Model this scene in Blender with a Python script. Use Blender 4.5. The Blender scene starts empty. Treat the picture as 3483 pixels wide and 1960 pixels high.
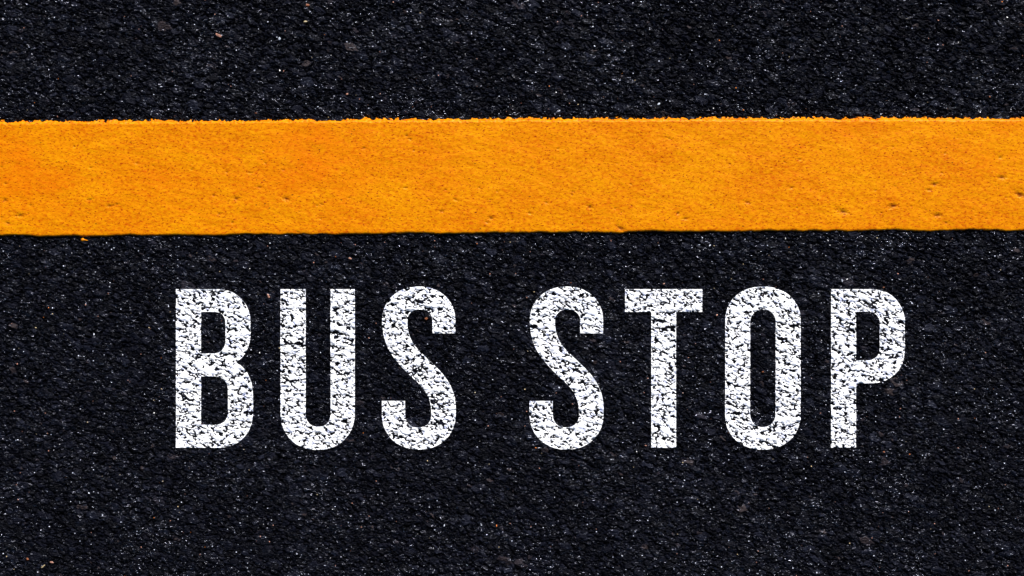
import bpy, math
import numpy as np
from concurrent.futures import ThreadPoolExecutor

# ------------------------------------------------------------------ scale
MM = 0.001
PX = 0.9 / 3483.0                       # metres of road per photograph pixel
def wx(px): return (np.asarray(px, float) - 1741.5) * PX
def wy(py): return (980.0 - np.asarray(py, float)) * PX

scene = bpy.context.scene
col = scene.collection

# ------------------------------------------------------------------ noise
def hsh(ix, iy, seed):
    with np.errstate(over='ignore'):
        h = (ix.astype(np.int64).astype(np.uint32) * np.uint32(0x8da6b343)) ^ \
            (iy.astype(np.int64).astype(np.uint32) * np.uint32(0xd8163841)) ^ np.uint32((seed * 0x9E3779B1) & 0xffffffff)
        h ^= h >> np.uint32(15); h *= np.uint32(0x2c1b3c6d)
        h ^= h >> np.uint32(12); h *= np.uint32(0x297a2d39)
        h ^= h >> np.uint32(15)
    return h
def rnd(ix, iy, seed):
    return hsh(ix, iy, seed).astype(np.float32) * np.float32(1.0 / 4294967296.0)

def noise(X, Y, size, seed):
    x = (X / size).astype(np.float32); y = (Y / size).astype(np.float32)
    x0 = np.floor(x); y0 = np.floor(y)
    fx = x - x0; fy = y - y0
    ux = fx * fx * (3 - 2 * fx); uy = fy * fy * (3 - 2 * fy)
    ix = x0.astype(np.int64); iy = y0.astype(np.int64)
    out = 0
    for dx in (0, 1):
        for dy in (0, 1):
            a = rnd(ix + dx, iy + dy, seed) * np.float32(2 * math.pi)
            g = np.cos(a) * (fx - dx) + np.sin(a) * (fy - dy)
            out = out + g * (ux if dx else 1 - ux) * (uy if dy else 1 - uy)
    return out * 1.5

def chips(X, Y, size, seed, tilt, slope):
    """crushed stones bedded in the road: every one a tilted broken face with steep flanks; returns height (in sizes) and a number per stone"""
    x = (X / size).astype(np.float32); y = (Y / size).astype(np.float32)
    ix = np.floor(x).astype(np.int64); iy = np.floor(y).astype(np.int64)
    best = np.full(x.shape, -9.0, np.float32); who = np.zeros(x.shape, np.float32)
    for dx in (-1, 0, 1):
        for dy in (-1, 0, 1):
            cx = ix + dx; cy = iy + dy
            px = x - (cx + 0.1 + 0.8 * rnd(cx, cy, seed)); py = y - (cy + 0.1 + 0.8 * rnd(cx, cy, seed + 1))
            a = rnd(cx, cy, seed + 2) * np.float32(6.2832)
            ca = np.cos(a); sa = np.sin(a)
            u = px * ca + py * sa; v = (py * ca - px * sa)
            v *= 0.8 + 0.7 * rnd(cx, cy, seed + 3)
            r = 0.30 + 0.34 * rnd(cx, cy, seed + 4)
            # five-sided outline
            d = np.maximum(np.abs(u), np.abs(0.45 * u + 0.9 * v))
            d = np.maximum(d, np.abs(0.62 * u - 0.8 * v) * 0.95)
            top = 0.55 * rnd(cx, cy, seed + 5) + tilt * (u * (rnd(cx, cy, seed + 6) * 2 - 1) + v * (rnd(cx, cy, seed + 7) * 2 - 1))
            h = np.minimum(top, top * 0.3 + (r - d) * slope)
            m = h > best
            best = np.where(m, h, best)
            who = np.where(m, rnd(cx, cy, seed + 8), who)
    return best, who

def road_height(X, Y):
    if X.size < 20000: return road_height_part(X, Y)
    shape = X.shape; n = 24
    xa = np.array_split(np.ascontiguousarray(X, np.float64).ravel(), n); ya = np.array_split(np.ascontiguousarray(Y, np.float64).ravel(), n)
    with ThreadPoolExecutor(4) as ex: R = list(ex.map(road_height_part, xa, ya))
    return np.concatenate([a for a, b in R]).reshape(shape), np.concatenate([b for a, b in R]).reshape(shape)

def road_height_part(X, Y, detail=True):
    """metres above datum, and the stone number"""
    # the stones lie with their long side along the rolling direction
    wxx = X + 0.0012 * noise(X, Y, 0.006, 71); wyy = Y + 0.0012 * noise(X, Y, 0.006, 72)
    c, s = math.cos(math.radians(-18)), math.sin(math.radians(-18))
    U = (wxx * c + wyy * s) * 0.80; V = (-wxx * s + wyy * c) * 1.25
    h1, w1 = chips(U, V, 0.0088, 11, 0.8, 2.4)
    h2, w2 = chips(U, V, 0.0042, 31, 1.0, 2.4)
    H = h1 * 0.0040; W = w1
    b = h2 * 0.0036 + 0.0003
    m = b > H; H = np.where(m, b, H); W = np.where(m, w2, W)
    if detail:
        h3, w3 = chips(U, V, 0.0021, 51, 1.1, 2.4)
        b = h3 * 0.0028 + 0.0001
        m = b > H; H = np.where(m, b, H); W = np.where(m, w3, W)
        H = H + 0.00034 * noise(U, V, 0.0022, 5) + 0.00030 * noise(U, V, 0.0011, 6)
    H = H + 0.0005 * noise(X, Y, 0.03, 7) + 0.0009 * noise(X, Y, 0.16, 8)
    H = H - 0.0005
    H = np.where(H > 0.0018, 0.0018 + 0.5 * (H - 0.0018), H)
    H = np.clip(H, -0.0024, 0.0030)
    return H.astype(np.float32), W.astype(np.float32)

# ------------------------------------------------------------------ mesh helpers
def mesh_from(name, V, F, mat, attrs=None, smooth=False, parent=None):
    me = bpy.data.meshes.new(name)
    V = np.ascontiguousarray(V, np.float32); F = np.ascontiguousarray(F, np.int32)
    n = F.shape[1]
    me.vertices.add(len(V)); me.vertices.foreach_set('co', V.ravel())
    me.loops.add(F.size); me.loops.foreach_set('vertex_index', F.ravel())
    me.polygons.add(len(F))
    me.polygons.foreach_set('loop_start', np.arange(0, F.size, n, dtype=np.int32))
    me.polygons.foreach_set('loop_total', np.full(len(F), n, np.int32))
    me.polygons.foreach_set('use_smooth', np.full(len(F), smooth))
    for k, a in (attrs or {}).items():
        at = me.attributes.new(k, 'FLOAT', 'POINT'); at.data.foreach_set('value', np.ascontiguousarray(a, np.float32).ravel())
    me.update()
    me.materials.append(mat)
    o = bpy.data.objects.new(name, me); col.objects.link(o)
    if parent: o.parent = parent
    return o

def grid_faces(nx, ny, base=0, keep=None):
    i = np.arange(nx * ny, dtype=np.int32).reshape(ny, nx)
    F = np.stack([i[:-1, :-1], i[:-1, 1:], i[1:, 1:], i[1:, :-1]], -1).reshape(-1, 4)
    if keep is not None: F = F[keep.ravel()]
    return F + base

# ------------------------------------------------------------------ materials
def new_mat(name):
    m = bpy.data.materials.new(name); m.use_nodes = True
    nt = m.node_tree
    return m, nt, nt.nodes['Principled BSDF']
def N(nt, t, **kw):
    n = nt.nodes.new(t)
    for k, v in kw.items(): setattr(n, k, v)
    return n
def ramp(nt, fac, stops, interp='LINEAR'):
    r = N(nt, 'ShaderNodeValToRGB'); r.color_ramp.interpolation = interp
    e = r.color_ramp.elements
    while len(e) < len(stops): e.new(0.5)
    for k, (p, c) in enumerate(stops):
        e[k].position = p; e[k].color = (*c, 1) if len(c) == 3 else c
    nt.links.new(fac, r.inputs[0]); return r.outputs[0]
def nz(nt, vec, scale, detail=2, rough=0.5, out=0):
    n = N(nt, 'ShaderNodeTexNoise'); n.inputs['Scale'].default_value = scale
    n.inputs['Detail'].default_value = detail; n.inputs['Roughness'].default_value = rough
    nt.links.new(vec, n.inputs['Vector']); return n.outputs[out]
def mix(nt, fac, a, b, blend='MIX'):
    n = N(nt, 'ShaderNodeMix', data_type='RGBA', blend_type=blend)
    for sock, v in ((0, fac), (6, a), (7, b)):
        if isinstance(v, (int, float)): n.inputs[sock].default_value = v
        elif isinstance(v, tuple): n.inputs[sock].default_value = (*v, 1)
        else: nt.links.new(v, n.inputs[sock])
    return n.outputs[2]
def bump(nt, h, dist, strength=1.0, normal=None):
    b = N(nt, 'ShaderNodeBump'); b.inputs['Distance'].default_value = dist; b.inputs['Strength'].default_value = strength
    nt.links.new(h, b.inputs['Height'])
    if normal: nt.links.new(normal, b.inputs['Normal'])
    return b.outputs[0]

def asphalt_material():
    m, nt, p = new_mat('bitumen_coated_stone')
    L = nt.links
    tc = N(nt, 'ShaderNodeTexCoord').outputs['Object']
    at = N(nt, 'ShaderNodeAttribute', attribute_name='stone').outputs['Fac']
    base = ramp(nt, at, [(0.0, (0.0004, 0.0004, 0.0008)), (0.5, (0.0012, 0.0013, 0.0028)), (0.9, (0.0036, 0.0040, 0.0080)),
                         (0.985, (0.008, 0.009, 0.016)), (0.996, (0.020, 0.014, 0.014)), (1.0, (0.035, 0.028, 0.030))])
    # mineral specks: pale, pinkish and a few orange grains
    v = N(nt, 'ShaderNodeTexVoronoi'); v.inputs['Scale'].default_value = 620; L.new(tc, v.inputs['Vector'])
    sep = N(nt, 'ShaderNodeSeparateColor'); L.new(v.outputs['Color'], sep.inputs[0])
    isp = ramp(nt, sep.outputs[0], [(0.0, (0, 0, 0)), (0.988, (1, 1, 1))], 'CONSTANT')
    small = ramp(nt, v.outputs['Distance'], [(0.24, (1, 1, 1)), (0.36, (0, 0, 0))])
    msk = N(nt, 'ShaderNodeMath', operation='MULTIPLY'); L.new(isp, msk.inputs[0]); L.new(small, msk.inputs[1])
    scol = ramp(nt, sep.outputs[1], [(0.0, (0.55, 0.58, 0.72)), (0.62, (0.42, 0.44, 0.52)), (0.80, (0.45, 0.22, 0.17)), (0.93, (0.55, 0.42, 0.25)), (0.975, (0.60, 0.17, 0.03))], 'CONSTANT')
    c = mix(nt, msk.outputs[0], base, scol)
    L.new(c, p.inputs['Base Color'])
    # some broken faces are glassy and bare of bitumen; they come in drifts
    mp = N(nt, 'ShaderNodeMapping'); L.new(tc, mp.inputs[0]); mp.inputs['Rotation'].default_value = (0, 0, math.radians(22)); mp.inputs['Scale'].default_value = (0.6, 1.4, 1)
    v2 = N(nt, 'ShaderNodeTexVoronoi'); v2.inputs['Scale'].default_value = 760; L.new(mp.outputs[0], v2.inputs['Vector'])
    s2 = N(nt, 'ShaderNodeSeparateColor'); L.new(v2.outputs['Color'], s2.inputs[0])
    drift = N(nt, 'ShaderNodeMath', operation='MULTIPLY_ADD'); L.new(nz(nt, tc, 16, 3, 0.6), drift.inputs[0]); drift.inputs[1].default_value = 0.55; L.new(s2.outputs[0], drift.inputs[2])
    g = N(nt, 'ShaderNodeMapRange'); g.inputs['From Min'].default_value = 1.08; g.inputs['From Max'].default_value = 1.24; L.new(drift.outputs[0], g.inputs['Value'])
    sp = N(nt, 'ShaderNodeMapRange'); L.new(g.outputs[0], sp.inputs['Value']); sp.inputs['To Min'].default_value = 0.070; sp.inputs['To Max'].default_value = 1.0
    ro = N(nt, 'ShaderNodeMapRange'); L.new(g.outputs[0], ro.inputs['Value']); ro.inputs['To Min'].default_value = 0.40; ro.inputs['To Max'].default_value = 0.16
    L.new(sp.outputs[0], p.inputs['Specular IOR Level']); L.new(ro.outputs[0], p.inputs['Roughness'])
    p.inputs['Specular Tint'].default_value = (0.78, 0.80, 1.0, 1)
    b1 = bump(nt, v2.outputs['Distance'], 0.0005, 0.9)
    b2 = bump(nt, nz(nt, tc, 1700, 3, 0.6), 0.0005, 0.8, b1)
    # away from the photographed piece the mesh is too coarse for the stones: bump carries them
    v3 = N(nt, 'ShaderNodeTexVoronoi'); v3.inputs['Scale'].default_value = 210; L.new(mp.outputs[0], v3.inputs['Vector'])
    fa = N(nt, 'ShaderNodeAttribute', attribute_name='far').outputs['Fac']
    b3 = N(nt, 'ShaderNodeBump'); b3.inputs['Distance'].default_value = 0.006; b3.invert = True
    L.new(fa, b3.inputs['Strength']); L.new(v3.outputs['Distance'], b3.inputs['Height']); L.new(b2, b3.inputs['Normal'])
    L.new(b3.outputs[0], p.inputs['Normal'])
    return m

def white_paint_material():
    m, nt, p = new_mat('white_road_paint')
    L = nt.links
    tc = N(nt, 'ShaderNodeTexCoord').outputs['Object']
    c = ramp(nt, nz(nt, tc, 260, 3), [(0.30, (0.62, 0.66, 0.90)), (0.42, (0.86, 0.87, 0.93)), (0.6, (0.88, 0.88, 0.90))])
    L.new(c, p.inputs['Base Color'])
    p.inputs['Roughness'].default_value = 0.7; p.inputs['Specular IOR Level'].default_value = 0.3
    L.new(bump(nt, nz(nt, tc, 1500, 3), 0.0003, 0.6), p.inputs['Normal'])
    return m

def orange_paint_material():
    m, nt, p = new_mat('orange_thermoplastic')
    L = nt.links
    tc = N(nt, 'ShaderNodeTexCoord').outputs['Object']
    mp = N(nt, 'ShaderNodeMapping'); L.new(tc, mp.inputs[0]); mp.inputs['Rotation'].default_value = (0, 0, math.radians(18)); mp.inputs['Scale'].default_value = (0.7, 1.3, 1)
    tv = mp.outputs[0]
    base = ramp(nt, nz(nt, tv, 22, 5, 0.65), [(0.36, (0.51, 0.122, 0.0003)), (0.5, (0.55, 0.168, 0.0003)), (0.62, (0.60, 0.222, 0.0003))])
    mid = ramp(nt, nz(nt, tv, 330, 4, 0.7), [(0.36, (0.40, 0.050, 0.0003)), (0.48, (0.57, 0.185, 0.0003)), (0.62, (0.70, 0.285, 0.0003))])
    c = mix(nt, 0.5, base, mid)
    ru = N(nt, 'ShaderNodeAttribute', attribute_name='ruddy').outputs['Fac']
    rm = N(nt, 'ShaderNodeMath', operation='MULTIPLY'); L.new(ru, rm.inputs[0]); rm.inputs[1].default_value = 0.45
    c = mix(nt, rm.outputs[0], c, (0.60, 0.115, 0.0003))
    dots = ramp(nt, nz(nt, tv, 620, 2, 0.6), [(0.33, (1, 1, 1)), (0.42, (0, 0, 0))])
    c = mix(nt, dots, c, (0.24, 0.018, 0.001))
    v = N(nt, 'ShaderNodeTexVoronoi'); v.inputs['Scale'].default_value = 230; L.new(tv, v.inputs['Vector'])
    sep = N(nt, 'ShaderNodeSeparateColor'); L.new(v.outputs['Color'], sep.inputs[0])
    a = ramp(nt, sep.outputs[0], [(0, (0, 0, 0)), (0.93, (1, 1, 1))], 'CONSTANT')
    d = ramp(nt, v.outputs['Distance'], [(0.08, (1, 1, 1)), (0.16, (0, 0, 0))])
    mk = N(nt, 'ShaderNodeMath', operation='MULTIPLY'); L.new(a, mk.inputs[0]); L.new(d, mk.inputs[1])
    c = mix(nt, mk.outputs[0], c, (0.05, 0.012, 0.004))
    di = N(nt, 'ShaderNodeAttribute', attribute_name='pit_dark').outputs['Fac']
    c = mix(nt, di, c, (0.11, 0.013, 0.001))  # pit centres go a dark red
    L.new(c, p.inputs['Base Color'])
    p.inputs['Roughness'].default_value = 0.42; p.inputs['Specular IOR Level'].default_value = 0.17; p.inputs['Specular Tint'].default_value = (1, 0.82, 0.35, 1)
    b1 = bump(nt, nz(nt, tv, 700, 3, 0.6), 0.0004, 0.45)
    L.new(b1, p.inputs['Normal'])
    return m

def plain_stone(name, c, rough=0.5):
    m, nt, p = new_mat(name)
    tc = N(nt, 'ShaderNodeTexCoord').outputs['Object']
    nt.links.new(ramp(nt, nz(nt, tc, 600, 3), [(0.35, tuple(x * 0.55 for x in c)), (0.6, c)]), p.inputs['Base Color'])
    p.inputs['Roughness'].default_value = rough
    nt.links.new(bump(nt, nz(nt, tc, 900, 2), 0.0003, 0.6), p.inputs['Normal'])
    return m

M_ASPHALT = asphalt_material(); M_WHITE = white_paint_material(); M_ORANGE = orange_paint_material()

# ------------------------------------------------------------------ the road
def steps(a0, s0, s1, g, end):
    out = [a0]; s = s0
    while out[-1] < end:
        s = min(s * g, s1); out.append(out[-1] + s)
    return np.array(out)
S = 0.00048
HX, HY = 0.480, 0.280
xs = np.arange(-HX, HX + S / 2, S); ys = np.arange(-HY, HY + S / 2, S)
GX, GY = np.meshgrid(xs, ys)
GH, GW = road_height(GX, GY)
def build_road():
    global GH
    under = (GY < np.interp(GX, wx([0, 3483]), wy([430, 420]))) & (GY > np.interp(GX, wx([0, 3483]), wy([792, 772])))
    GH = np.where(under, np.minimum(GH, 0.0012), GH).astype(np.float32)
    V = [np.stack([GX, GY, GH], -1).reshape(-1, 3)]; W = [GW.ravel()]
    F = [grid_faces(len(xs), len(ys))]
    base = len(V[0])
    # the road round the photographed piece: a ring nearly as fine, then coarser on to the horizon
    FA = [np.zeros(len(V[0]), np.float32)]
    def ring(ax, ay, hx, hy, far):
        nonlocal base
        CX, CY = np.meshgrid(ax, ay)
        H = np.zeros(CX.shape, np.float32); Wc = np.zeros(CX.shape, np.float32)
        s1 = ax[len(ax) // 2 + 1] - ax[len(ax) // 2]
        need = ~((np.abs(CX) < hx - 3 * s1) & (np.abs(CY) < hy - 3 * s1))
        H[need], Wc[need] = road_height(CX[need], CY[need])
        d = np.maximum(np.abs(CX), np.abs(CY))
        H = H * np.clip(2.4 - d, 0, 1)
        H = np.where((np.abs(CX) < hx) & (np.abs(CY) < hy), -0.0035, H)
        under = (CY < np.interp(CX, wx([-400, 3883]), wy([430, 420]))) & (CY > np.interp(CX, wx([-400, 3883]), wy([792, 772])))
        H = np.where(under, np.minimum(H, 0.0010), H)
        inner = (np.abs(CX) < hx - s1) & (np.abs(CY) < hy - s1)
        drop = inner[:-1, :-1] & inner[1:, 1:] & inner[1:, :-1] & inner[:-1, 1:]
        F.append(grid_faces(len(ax), len(ay), base, ~drop))
        V.append(np.stack([CX, CY, H], -1).reshape(-1, 3)); W.append(Wc.ravel()); FA.append(np.full(CX.size, far, np.float32))
        base += CX.size
    def both(a): return np.concatenate([-a[:0:-1], a])
    ring(both(np.arange(0, 0.84, 0.0009)), both(np.arange(0, 0.56, 0.0009)), HX, HY, 0.0)
    h1 = np.arange(0, 0.84, 0.0009)[-1]; h2 = np.arange(0, 0.56, 0.0009)[-1]
    far = both(np.concatenate([np.arange(0, 1.5, 0.004), steps(1.5, 0.004, 30.0, 1.14, 300)]))
    ring(far, far, h1, h2, 1.0)
    V = np.concatenate(V); W = np.concatenate(W); F = np.concatenate(F)
    used = np.zeros(len(V), bool); used[F.ravel()] = True
    idx = np.cumsum(used) - 1
    FA = np.concatenate(FA)
    o = mesh_from('road', V[used], idx[F], M_ASPHALT, {'stone': W[used], 'far': FA[used]})
    o['kind'] = 'structure'
    o['label'] = 'coarse black asphalt road surface with glinting stones'
    return o
build_road()

def near_h(x, y):
    x = np.atleast_1d(x); y = np.atleast_1d(y)
    return road_height(x.astype(float), y.astype(float))[0]

# ------------------------------------------------------------------ the orange line
def build_line():
    xi = np.arange(-HX, HX + 0.00025, 0.0005)
    ext = steps(HX, 0.0006, 0.003, 1.05, 1.2); ext = np.concatenate([ext, steps(ext[-1], 0.003, 8, 1.15, 120)[1:]])
    X = np.concatenate([-ext[::-1], xi[1:-1], ext])
    top = np.interp(X, wx([-4000, 0, 700, 1500, 2200, 3483, 8000]), wy([427, 417, 413, 408, 406, 405, 400]))
    bot = np.interp(X, wx([-4000, 0, 500, 1300, 2600, 3483, 8000]), wy([812, 803, 801, 795, 786, 783, 772]))
    z0 = np.zeros_like(X)
    top = top + 0.0007 * noise(X, z0, 0.025, 91) + 0.0006 * noise(X, z0, 0.006, 92) + 0.0005 * noise(X, z0, 0.0022, 93)
    bot = bot + 0.0012 * noise(X, z0, 0.035, 94) + 0.0007 * noise(X, z0, 0.010, 95) + 0.00022 * noise(X, z0, 0.002, 96)
    # rows: distance in from each edge, then the flat between
    e_t = np.array([-2.8, -2.3, -1.9, -1.5, -1.2, -0.9, -0.5, -0.1, 0.3, 0.7, 1.1, 1.5, 1.9, 2.3, 2.8]) * MM
    z_t = np.array([-2.2, -0.7, 0.1, 0.35, 0.5, 0.7, 1.05, 1.40, 1.75, 2.10, 2.45, 2.80, 3.08, 3.2, 3.2]) * MM
    e_b = np.array([-0.35, -0.3, -0.2, 0.0, 0.3, 0.6, 1.0, 1.5, 2.2]) * MM
    z_b = np.array([-2.2, 0.0, 1.2, 2.1, 2.6, 2.85, 3.05, 3.15, 3.2]) * MM
    nmid = 190
    rows_y = []; rows_z = []
    for e, z in zip(e_b, z_b): rows_y.append(bot + e); rows_z.append(np.full_like(X, z))
    y0 = bot + e_b[-1]; y1 = top - e_t[-1]
    for k in range(1, nmid): rows_y.append(y0 + (y1 - y0) * k / nmid); rows_z.append(np.full_like(X, 3.2 * MM))
    for e, z in zip(e_t[::-1], z_t[::-1]): rows_y.append(top - e); rows_z.append(np.full_like(X, z))
    Y = np.array(rows_y); Z = np.array(rows_z); XX = np.broadcast_to(X, Y.shape).copy()
    full = np.clip(Z / (3.2 * MM), 0, 1)
    # the melt sags a little over the stones below, and bubbles have burst in it
    c, s = math.cos(math.radians(-16)), math.sin(math.radians(-16))
    U = (XX * c + Y * s) * 0.55; Vv = (-XX * s + Y * c)
    relief = 0.00030 * noise(XX, Y, 0.022, 101) + 0.00020 * noise(U, Vv, 0.008, 102) + 0.00009 * noise(U, Vv, 0.0035, 103) + 0.00006 * noise(U, Vv, 0.0014, 104)
    PITS = [(312, 572, 4), (309, 680, 6), (375, 702, 7), (108, 699, 4), (101, 728, 4), (21, 682, 7), (30, 760, 6), (73, 734, 8), (884, 638, 5),
            (729, 666, 5), (806, 677, 8), (975, 677, 9), (1095, 696, 5), (748, 729, 5), (1015, 790, 4), (792, 757, 6), (1858, 690, 5), (2006, 705, 8),
            (1551, 681, 5), (1898, 507, 4), (1801, 726, 5), (2144, 628, 4), (1947, 653, 4), (2865, 721, 10), (3398, 537, 6), (3465, 663, 12),
            (3040, 635, 3), (3174, 628, 8), (3403, 605, 9), (3186, 733, 9), (3034, 702, 10), (3155, 647, 6), (2109, 777, 9), (1383, 463, 6),
            (1240, 505, 5), (1670, 742, 8), (1500, 720, 6), (2540, 690, 6), (2690, 640, 5), (2330, 745, 6), (1380, 640, 5), (2480, 560, 4)]
    pr = np.random.default_rng(12)
    for _ in range(70):
        q = pr.uniform() ** 0.6
        PITS.append((pr.uniform(0, 3483), 425 + 345 * q, pr.uniform(2.0, 4.5)))
    pit_dark = np.zeros_like(XX)
    for px_, py_, rr in PITS:
        cx, cy = float(wx(px_)), float(wy(py_)); a = math.radians(pr.uniform(-30, 5)); L_ = max(rr * PX * pr.uniform(1.0, 1.9), 0.0006); B_ = max(rr * PX * 0.75, 0.00055)
        i0, i1 = np.searchsorted(X, [cx - 3 * L_, cx + 3 * L_])
        dx = XX[:, i0:i1] - cx; dy = Y[:, i0:i1] - cy
        q = ((dx * math.cos(a) + dy * math.sin(a)) / L_) ** 2 + ((-dx * math.sin(a) + dy * math.cos(a)) / B_) ** 2
        q = q * (1 + 0.9 * noise(dx + cx, dy + cy, 0.0013, 130)) 
        relief[:, i0:i1] -= min(0.0009, 0.00025 + rr * 0.00006) * np.exp(-q)
        pit_dark[:, i0:i1] += min(1.0, 0.35 + rr * 0.06) * np.exp(-q * 2.2)  # base colour darkens towards the middle of each pit
    # a lumpy flow along the far edge
    lump = noise(XX, Y, 0.0032, 108) * 0.0005 + noise(XX, Y, 0.0016, 109) * 0.0003
    near_top = np.clip(1 - (y1 - Y) / -0.004, 0, 1) if False else np.clip((Y - y1) / (2.2 * MM), 0, 1)
    Z = Z + relief * full + lump * near_top * (Z > -0.0015)
    V = np.stack([XX, Y, Z], -1).reshape(-1, 3)
    ruddy = np.zeros_like(XX)
    for px_, py_, r_, k_ in [(40, 560, 230, .9), (60, 640, 120, .5), (1080, 560, 230, .9), (560, 640, 200, .4), (1500, 560, 180, .35), (2900, 480, 260, .5), (3400, 470, 200, .6), (2150, 450, 220, .35), (1050, 440, 160, .4), (1800, 480, 160, .3)]:
        ruddy += k_ * np.exp(-(((XX - wx(px_)) / (r_ * PX)) ** 2 + ((Y - wy(py_)) / (r_ * 0.6 * PX)) ** 2))
    ruddy = np.clip(ruddy * (0.75 + 0.8 * noise(XX, Y, 0.02, 120)), 0, 1)
    o = mesh_from('road_line', V, grid_faces(len(X), Y.shape[0]), M_ORANGE, {'ruddy': ruddy, 'pit_dark': np.clip(pit_dark, 0, 1)}, smooth=True)
    o['label'] = 'wide orange-yellow thermoplastic line crossing the black asphalt above the white lettering'
    o['category'] = 'road marking'
    return o
build_line()

# ------------------------------------------------------------------ letter outlines (photograph pixels)
def arc(cx, cy, rx, ry, a0, a1, n=26, p=2.0):
    t = np.radians(np.linspace(a0, a1, n)); c = np.cos(t); s = np.sin(t)
    return [(cx + rx * math.copysign(abs(a) ** (2 / p), a), cy - ry * math.copysign(abs(b) ** (2 / p), b)) for a, b in zip(c, s)]
def spline(pts, n=14):
    P = np.array([pts[0]] + list(pts) + [pts[-1]], float); out = []
    for i in range(1, len(P) - 2):
        p0, p1, p2, p3 = P[i - 1:i + 3]
        for t in np.linspace(0, 1, n, endpoint=False):
            out.append(tuple(0.5 * ((2 * p1) + (-p0 + p2) * t + (2 * p0 - 5 * p1 + 4 * p2 - p3) * t * t + (-p0 + 3 * p1 - 3 * p2 + p3) * t ** 3)))
    return out + [tuple(P[-2])]

def S_shape(ox):
    f = lambda pts: [(ox + x / 2.5, 960 + y / 2.5) for x, y in pts]
    right = arc(362, 330, 310, 292, 90, 0, 30, 2.15)            # top centre to right
    upper = right + [(672, 435), (478, 435)]
    upper += arc(371, 330, 107, 98, 0, 180, 30, 2.2)            # inner arch
    upper += spline([(264, 335), (266, 385), (281, 450), (314, 520), (364, 582), (430, 645), (510, 722), (575, 793), (624, 866), (656, 940), (672, 1015), (676, 1085)])
    upper += arc(362, 1115, 314, 307, 0, -180, 46, 2.15)        # bottom bowl, right to left
    upper += [(47, 1010), (245, 1010), (245, 1115)]
    upper += arc(357, 1127, 111, 108, 180, 360, 30, 2.2)
    upper += spline([(468, 1120), (464, 1055), (446, 985), (412, 922), (362, 862), (292, 798), (212, 716), (145, 634), (94, 548), (63, 450), (50, 350)])
    upper += arc(362, 335, 312, 297, 180, 90, 30, 2.15)
    return [f(upper)]
def B_shape():
    f = lambda pts: [(580 + x / 2.5, 960 + y / 2.5) for x, y in pts]
    out = [(50, 60), (400, 60)] + arc(400, 345, 282, 285, 90, 0, 28, 2.1) + [(682, 440)]
    out += spline([(682, 440), (676, 500), (655, 568), (620, 630), (558, 684)])
    out += spline([(558, 684), (618, 722), (664, 790), (693, 870), (704, 970), (704, 1040)])
    out += [(704, 1110)] + arc(420, 1110, 284, 295, 0, -90, 30, 2.1) + [(50, 1405)]
    in1 = [(262, 252), (372, 252)] + arc(372, 345, 98, 93, 90, 0, 18, 2.2) + [(470, 500)] + arc(362, 500, 108, 107, 0, -90, 18, 2.2) + [(262, 607)]
    in2 = [(262, 800), (372, 800)] + arc(372, 920, 120, 120, 90, 0, 18, 2.2) + [(493, 1100)] + arc(378, 1100, 115, 112, 0, -90, 18, 2.2) + [(262, 1212)]
    return [f(out), f(in1), f(in2)]
def U_shape():
    out = [(955, 984), (1040, 984), (1040, 1408)] + arc(1082.5, 1408, 42.5, 44, 180, 360, 24, 2.2) + [(1125, 984), (1207, 984), (1207, 1404)]
    out += arc(1081, 1404, 126, 126, 0, -180, 40, 2.15)
    return [out]
def T_shape():
    return [[(2126, 984), (2388, 984), (2388, 1061), (2299, 1061), (2299, 1522), (2215, 1522), (2215, 1061), (2126, 1061)]]
def O_shape():
    out = arc(2594, 1093, 128, 118, 0, 180, 40, 2.15) + arc(2594, 1411, 128, 118, 180, 360, 40, 2.15)
    inn = arc(2594, 1100, 43.5, 47, 0, 180, 24, 2.2) + arc(2594, 1406, 43.5, 47, 180, 360, 24, 2.2)
    return [out, inn]
def P_shape():
    f = lambda pts: [(2780 + x / 2.5, 960 + y / 2.5) for x, y in pts]
    out = [(115, 60), (455, 60)] + arc(455, 350, 286, 290, 90, 0, 28, 2.1) + [(741, 570)] + arc(455, 570, 286, 288, 0, -90, 28, 2.1)
    out += [(327, 858), (327, 1405), (115, 1405)]
    inn = [(327, 250), (420, 250)] + arc(420, 355, 109, 105, 90, 0, 18, 2.2) + [(529, 560)] + arc(420, 560, 109, 105, 0, -90, 18, 2.2) + [(327, 665)]
    return [f(out), f(inn)]

def signed(px, py, loops):
    """distance to the outline, positive inside (even-odd)"""
    best = np.full(px.shape, 1e9); inside = np.zeros(px.shape, bool)
    for lp in loops:
        P = np.array(lp)
        keep = np.ones(len(P), bool); keep[1:] = np.hypot(*(P[1:] - P[:-1]).T) > 1e-6
        P = P[keep]; Q = np.roll(P, -1, 0)
        for (ax_, ay), (bx, by) in zip(P, Q):
            ex, ey = bx - ax_, by - ay; L2 = ex * ex + ey * ey
            if L2 < 1e-12: continue
            t = np.clip(((px - ax_) * ex + (py - ay) * ey) / L2, 0, 1)
            best = np.minimum(best, (px - ax_ - t * ex) ** 2 + (py - ay - t * ey) ** 2)
            if ay != by:
                c = (ay > py) != (by > py)
                inside ^= c & (px < (bx - ax_) * (py - ay) / (by - ay) + ax_)
    d = np.sqrt(best)
    return np.where(inside, d, -d)

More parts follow.
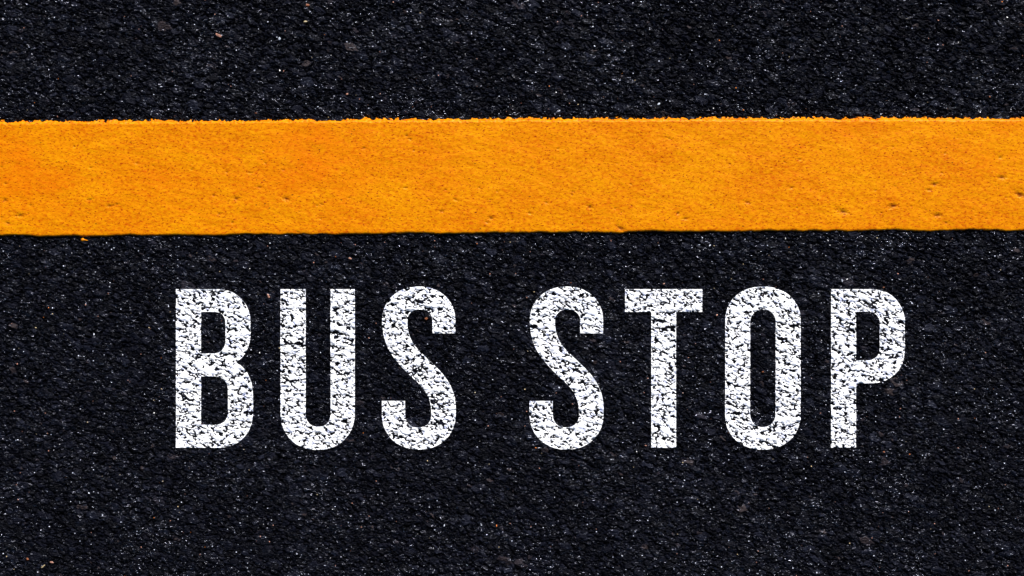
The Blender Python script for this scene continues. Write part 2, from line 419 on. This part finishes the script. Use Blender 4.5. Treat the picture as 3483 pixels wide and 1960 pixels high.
def clip_mesh(X, Y, Z, f, thick):
    """keep the part of the sheet where f > 0, cut exactly along f = 0, with a rim of the paint's thickness"""
    ny, nx = X.shape
    P = np.stack([X, Y, Z], -1).reshape(-1, 3); f = f.ravel()
    i = np.arange(nx * ny).reshape(ny, nx)
    a, b, c, d = i[:-1, :-1].ravel(), i[:-1, 1:].ravel(), i[1:, 1:].ravel(), i[1:, :-1].ravel()
    T = np.concatenate([np.stack([a, b, c], 1), np.stack([a, c, d], 1)])
    s = f[T] > 0; n = s.sum(1)
    tris = [P[T[n == 3]]]; rims = []
    def cut(p, q):
        t = f[p] / (f[p] - f[q]); return P[p] + (P[q] - P[p]) * t[:, None]
    for k in range(3):
        m = (n == 1) & s[:, k]; t = T[m]
        A, B, C = t[:, k], t[:, (k + 1) % 3], t[:, (k + 2) % 3]
        p, q = cut(A, B), cut(A, C)
        tris.append(np.stack([P[A], p, q], 1)); rims.append(np.stack([q, p], 1))
        m = (n == 2) & ~s[:, k]; t = T[m]
        A, B, C = t[:, k], t[:, (k + 1) % 3], t[:, (k + 2) % 3]
        p, q = cut(B, A), cut(C, A)
        tris.append(np.stack([P[B], P[C], q], 1)); tris.append(np.stack([P[B], q, p], 1)); rims.append(np.stack([p, q], 1))
    R = np.concatenate(rims); lo = R.copy(); lo[..., 2] -= thick
    tris.append(np.stack([R[:, 0], lo[:, 0], lo[:, 1]], 1)); tris.append(np.stack([R[:, 0], lo[:, 1], R[:, 1]], 1))
    t = np.concatenate(tris).reshape(-1, 3)
    q = np.round(t / 2e-6).astype(np.int64)
    _, first, inv = np.unique(q @ np.array([1, 1 << 21, 1 << 42]), return_index=True, return_inverse=True)
    F = inv.reshape(-1, 3)
    F = F[(F[:, 0] != F[:, 1]) & (F[:, 1] != F[:, 2]) & (F[:, 0] != F[:, 2])]
    return t[first], F

def blur(A, r, it=2):
    for _ in range(it):
        for ax_ in (0, 1):
            c = np.cumsum(np.pad(A, [(r + 1, r) if k == ax_ else (0, 0) for k in (0, 1)], mode='edge'), axis=ax_, dtype=np.float64)
            A = (np.take(c, range(2 * r + 1, c.shape[ax_]), ax_) - np.take(c, range(0, c.shape[ax_] - 2 * r - 1), ax_)) / (2 * r + 1)
    return A

marking = bpy.data.objects.new('road_lettering', None); col.objects.link(marking)
marking.location = (float(wx(1838)), float(wy(1252)), 0.0)
marking.empty_display_size = 0.05
marking['label'] = 'worn white words BUS STOP painted on rough black asphalt below the orange line'
marking['category'] = 'road marking'

PAINT = 0.00035
def letter_geometry(loops):
    P = np.concatenate([np.array(l) for l in loops])
    x0, x1 = wx(P[:, 0].min()) - 0.003, wx(P[:, 0].max()) + 0.003
    y0, y1 = wy(P[:, 1].max()) - 0.003, wy(P[:, 1].min()) + 0.003
    i0, i1 = np.searchsorted(xs, [x0, x1]); j0, j1 = np.searchsorted(ys, [y0, y1])
    # twice the road's own grid, so that the torn edges of the paint stay fine
    k = 2
    def up(A):
        ny, nx = A.shape
        yy = np.linspace(0, ny - 1, (ny - 1) * k + 1); xx = np.linspace(0, nx - 1, (nx - 1) * k + 1)
        iy = np.minimum(yy.astype(int), ny - 2); ix = np.minimum(xx.astype(int), nx - 2)
        fy = (yy - iy)[:, None]; fx = (xx - ix)[None, :]
        a, b, c, d = A[iy][:, ix], A[iy][:, ix + 1], A[iy + 1][:, ix], A[iy + 1][:, ix + 1]
        return a * (1 - fx) * (1 - fy) + b * fx * (1 - fy) + c * (1 - fx) * fy + d * fx * fy
    X = up(GX[j0:j1, i0:i1]); Y = up(GY[j0:j1, i0:i1]); H = up(GH[j0:j1, i0:i1].astype(float))
    c, s = math.cos(math.radians(-20)), math.sin(math.radians(-20))
    U = (X * c + Y * s) * 0.6; V = (-X * s + Y * c) * 1.1
    mean = blur(H, 16)
    rel = H - mean
    f2 = 0.8 * rel + 0.00024 + 0.00022 * noise(X, Y, 0.013, 203) + 0.00066 * noise(U, V, 0.0023, 201) + 0.00085 * noise(U, V, 0.00115, 202)
    for gx, gy, gl, gw, ga in [(1000, 1168, 52, 5, -8), (988, 1296, 40, 4, 12), (1420, 1262, 46, 4, 14), (1482, 1372, 30, 6, -28), (632, 1350, 34, 4, -30), (850, 1402, 26, 4, -4),
                               (1495, 1440, 28, 7, -12), (2270, 1115, 40, 5, 4), (2240, 1092, 30, 4, -14), (2660, 1152, 22, 5, -2), (2700, 1108, 20, 4, 0), (2500, 1405, 40, 4, 0),
                               (2960, 1040, 34, 6, -25), (2890, 1120, 30, 5, -35), (1815, 1110, 20, 5, -10), (1960, 1260, 26, 4, -30), (1428, 1025, 26, 6, -20), (1150, 1130, 24, 4, -40)]:
        dx = X - wx(gx); dy = Y - wy(gy); a = math.radians(ga); u = dx * math.cos(a) + dy * math.sin(a); v = -dx * math.sin(a) + dy * math.cos(a) + 0.0008 * noise(X, Y, 0.005, 208)
        f2 = f2 - 0.0016 * np.exp(-(u / (gl * PX * 0.7)) ** 4 - (v / (gw * PX)) ** 2)
    f1 = signed(1741.5 + X / PX, 980 - Y / PX, loops) * PX + 0.00004 * noise(X, Y, 0.0012, 205)
    f2 = f2 + 0.0006 * np.exp(-(f1 / 0.00055) ** 2)      # the stencil's lip leaves more paint along the outline
    f = np.minimum(f1, f2)
    f[np.abs(f) < 1e-7] = -1e-7
    Z = np.maximum(H + 0.0002, 0.5 * H + 0.5 * blur(H, 2) + PAINT)    # the paint levels itself in the finest hollows
    v, F = clip_mesh(X, Y, Z, f, PAINT * 0.9)
    return v, F
LETTERS = [(B_shape(), 'white letter B, first of the lettering'), (U_shape(), 'white letter U between B and S'),
                   (S_shape(1280), 'white letter S ending the word BUS'), (S_shape(1280 + 502), 'white letter S starting the word STOP'),
                   (T_shape(), 'white letter T between S and O'), (O_shape(), 'white letter O between T and P'),
                   (P_shape(), 'white letter P ending the lettering')]
with ThreadPoolExecutor(4) as ex: GEO = list(ex.map(letter_geometry, [l for l, _ in LETTERS]))
for geo, (_, lab) in zip(GEO, LETTERS):
    v, F = geo
    o = mesh_from('painted_letter', v - np.array(marking.location), F, M_WHITE, parent=marking)
    o['label'] = lab

# ------------------------------------------------------------------ loose stones
def stone_mesh(rng, r, flat=0.6, long=1.5):
    """a broken chip: convex hull of jittered points"""
    import bmesh
    bm = bmesh.new()
    for _ in range(16):
        p = rng.normal(size=3); p /= np.linalg.norm(p)
        p *= rng.uniform(0.75, 1.0)
        bm.verts.new((p[0] * r * long, p[1] * r, p[2] * r * flat))
    bmesh.ops.convex_hull(bm, input=bm.verts)
    bmesh.ops.delete(bm, geom=[v for v in bm.verts if not v.link_faces], context='VERTS')
    bm.normal_update()
    V = np.array([v.co[:] for v in bm.verts])
    bmesh.ops.triangulate(bm, faces=bm.faces); bm.verts.index_update()
    F = np.array([[v.index for v in f.verts] for f in bm.faces]); bm.free()
    return V, F
rng = np.random.default_rng(4)
def rot(V, a, tx, ty):
    ca, sa = math.cos(a), math.sin(a); V = V @ np.array([[ca, -sa, 0], [sa, ca, 0], [0, 0, 1]]).T
    c, s = math.cos(tx), math.sin(tx); V = V @ np.array([[1, 0, 0], [0, c, -s], [0, s, c]]).T
    c, s = math.cos(ty), math.sin(ty); return V @ np.array([[c, 0, s], [0, 1, 0], [-s, 0, c]]).T

pink = plain_stone('pink_stone', (0.45, 0.22, 0.16)); pale = plain_stone('pale_stone', (0.55, 0.60, 0.70))
rust = plain_stone('rust_stone', (0.26, 0.08, 0.03)); cream = plain_stone('cream_stone', (0.45, 0.35, 0.20))
PEB = [(747, 121, 3.3, pink, 'pinkish triangular stone chip on the asphalt above the line, left part', 1.7, -0.2),
       (952, 133, 2.2, pale, 'pale blue-white stone chip right of the pinkish triangular chip', 1.1, 1.0),
       (1040, 76, 1.8, cream, 'cream stone chip at the top, above and right of the pale blue-white one', 1.6, 0.1),
       (1046, 19, 2.0, rust, 'rusty oval stone chip near the upper edge, left of centre', 1.8, 0.0),
       (1182, 321, 1.5, pink, 'small pink stone chip just above the line, left of centre', 1.2, 0.4),
       (872, 386, 1.4, rust, 'red-orange grain touching the upper edge of the orange line', 1.2, 0.4),
       (915, 1008, 1.7, pink, 'slim pink stone chip lying between the letters B and U', 2.2, -1.2),
       (2257, 966, 1.4, pink, 'tiny pink-white stone chip just above the letter T', 1.3, 0.5),
       (2438, 1071, 1.2, pink, 'tiny pinkish stone chip between the letters T and O', 1.9, 1.2),
       (2594, 1265, 1.4, rust, 'rusty stone chip inside the letter O', 1.4, 0.4),
       (3004, 978, 1.3, rust, 'orange grain just above the letter P', 1.2, 0.0),
       (3005, 1537, 1.3, rust, 'orange grain below and right of the foot of the letter P', 1.2, 0.0),
       (95, 1900, 1.7, rust, 'orange stone chip near the lower left corner', 1.4, -0.4),
       (178, 1912, 1.7, pink, 'pink stone chip right of the orange chip in the lower left corner', 1.8, -0.2),
       (150, 1925, 1.5, cream, 'cream sliver lying between the two chips of the lower left corner', 2.6, 0.6),
       (1450, 1083, 1.9, rust, 'rusty stone chip inside the upper hook of the letter S of BUS', 1.6, -0.5),
       (1191, 880, 1.4, pink, 'slim salmon stone chip just below the line, left of centre', 2.4, -0.3),
       (2240, 355, 1.7, pale, 'white stone chip above the line, right of centre', 1.4, 0.3),
       (3365, 330, 1.5, rust, 'small orange stone chip above the line near the right edge', 0.9, 1.3)]
for (px, py, r, m, lab, lg, ang) in PEB:
    V, F = stone_mesh(rng, r * MM * 0.68, 0.55, lg); V = rot(V, ang, rng.uniform(-.25, .25), rng.uniform(-.25, .25))
    x, y = float(wx(px)), float(wy(py))
    ring = np.linspace(0, 6.28, 9)
    h = float(near_h(x + np.cos(ring) * r * MM * 0.7, y + np.sin(ring) * r * MM * 0.7).max())
    o = mesh_from('stone_chip', V, F, m)
    o.location = (x, y, h + 0.15 * r * MM)
    o['label'] = lab; o['category'] = 'stone'; o['group'] = 'coloured stone chips lying on the asphalt'

# a splash of the line's own paint below it
def drop():
    n = 40; rings = 9; V = []; F = []
    cx, cy = float(wx(284)), float(wy(816))
    for k in range(rings):
        q = k / (rings - 1)
        for i in range(n):
            a = 2 * math.pi * i / n
            x = math.cos(a); y = math.sin(a)
            tail = max(0, x) ** 5 * 1.7
            y *= 1 - 0.75 * max(0, x) ** 1.2
            V.append(((x + tail) * q * 2.1 * MM, (y - 0.35 * tail) * q * 1.7 * MM, 1.7 * MM * (math.sqrt(max(0, 1 - q ** 2)) - 0.25)))
    for k in range(rings - 1):
        for i in range(n):
            F.append((k * n + i, k * n + (i + 1) % n, (k + 1) * n + (i + 1) % n, (k + 1) * n + i))
    F = np.array(F)[:, ::-1]
    o = mesh_from('paint_drop', np.array(V), F, M_ORANGE, smooth=True)
    o.location = (cx, cy, float(near_h(np.array([cx]), np.array([cy]))[0]) + 0.0006)
    o['label'] = 'small yellow drop of paint on the asphalt just below the left end of the line'
    o['category'] = 'paint drop'
drop()

# fine grit, past counting
def grit():
    VV = []; FF = []; K = []; base = 0
    protos = [stone_mesh(rng, 1.0, 0.6, lg) for lg in (1.1, 1.3, 1.6, 2.3)]
    n = 2000
    X = rng.uniform(-0.5, 0.5, n); Y = rng.uniform(-0.3, 0.3, n)
    ytop = np.interp(X, wx([0, 3483]), wy([404, 394])); ybot = np.interp(X, wx([0, 3483]), wy([812, 792]))
    ok = (Y > ytop) | (Y < ybot)
    X, Y = X[ok], Y[ok]
    ex = rng.uniform(-0.5, 0.5, 420); ed = np.abs(rng.normal(0, 0.006, 420)); sgn = rng.uniform(size=420) < 0.6
    ey = np.where(sgn, np.interp(ex, wx([0, 3483]), wy([404, 394])) + ed + 0.0015, np.interp(ex, wx([0, 3483]), wy([812, 792])) - ed - 0.0025)
    X = np.concatenate([X, ex]); Y = np.concatenate([Y, ey])
    den = noise(X, Y, 0.07, 301) + noise(X, Y, 0.02, 302) + rng.uniform(-0.6, 0.6, len(X))
    X, Y = X[den > -0.1], Y[den > -0.1]
    Hh = near_h(X, Y)
    for x, y, h in zip(X, Y, Hh):
        v, f = protos[rng.integers(4)]
        r = MM * (0.18 + 0.52 * rng.uniform() ** 3)
        v = rot(v * r, rng.uniform(0, 6.3), rng.uniform(-.6, .6), rng.uniform(-.6, .6)) + np.array([x, y, h + r * 0.25])
        VV.append(v); FF.append(f + base); base += len(v); K.append(np.full(len(v), rng.uniform()))
    m, nt, p = new_mat('mixed_grit')
    at = N(nt, 'ShaderNodeAttribute', attribute_name='shade').outputs['Fac']
    nt.links.new(ramp(nt, at, [(0, (0.50, 0.53, 0.64)), (0.25, (0.13, 0.14, 0.18)), (0.66, (0.70, 0.68, 0.70)), (0.80, (0.42, 0.20, 0.15)), (0.93, (0.50, 0.40, 0.25)), (0.98, (0.6, 0.16, 0.03))], 'CONSTANT'), p.inputs['Base Color'])
    p.inputs['Roughness'].default_value = 0.35
    o = mesh_from('grit', np.concatenate(VV), np.concatenate(FF), m, {'shade': np.concatenate(K)})
    o['kind'] = 'stuff'; o['label'] = 'fine pale and reddish grit scattered over the asphalt'; o['category'] = 'grit'
grit()

# ------------------------------------------------------------------ camera and light
cam = bpy.data.cameras.new('camera'); co = bpy.data.objects.new('camera', cam); col.objects.link(co)
cam.lens = 50; cam.sensor_width = 36
co.location = (0, 0, 0.9 * 50 / 36); co.rotation_euler = (0, 0, 0)
cam.clip_start = 0.01; cam.clip_end = 1000
scene.camera = co

EL, AZ = math.radians(37), math.radians(14)     # azimuth east of the picture's up
sd = (math.sin(AZ) * math.cos(EL), math.cos(AZ) * math.cos(EL), math.sin(EL))
from mathutils import Vector
sun = bpy.data.lights.new('sun', 'SUN'); so = bpy.data.objects.new('sun', sun); col.objects.link(so)
sun.energy = 5.0; sun.angle = math.radians(0.53); sun.color = (1.0, 0.965, 0.91)
so.rotation_euler = Vector(sd).to_track_quat('Z', 'Y').to_euler(); so.location = (1, 3, 4)
w = bpy.data.worlds.new('World'); scene.world = w; w.use_nodes = True
nt = w.node_tree; bg = nt.nodes['Background']
sky = nt.nodes.new('ShaderNodeTexSky'); sky.sky_type = 'NISHITA'; sky.sun_disc = False
sky.sun_elevation = EL; sky.sun_rotation = AZ
nt.links.new(sky.outputs[0], bg.inputs[0]); bg.inputs[1].default_value = 0.05
scene.view_settings.view_transform = 'Standard'; scene.view_settings.look = 'None'
scene.view_settings.gamma = 1; scene.view_settings.exposure = 0.6
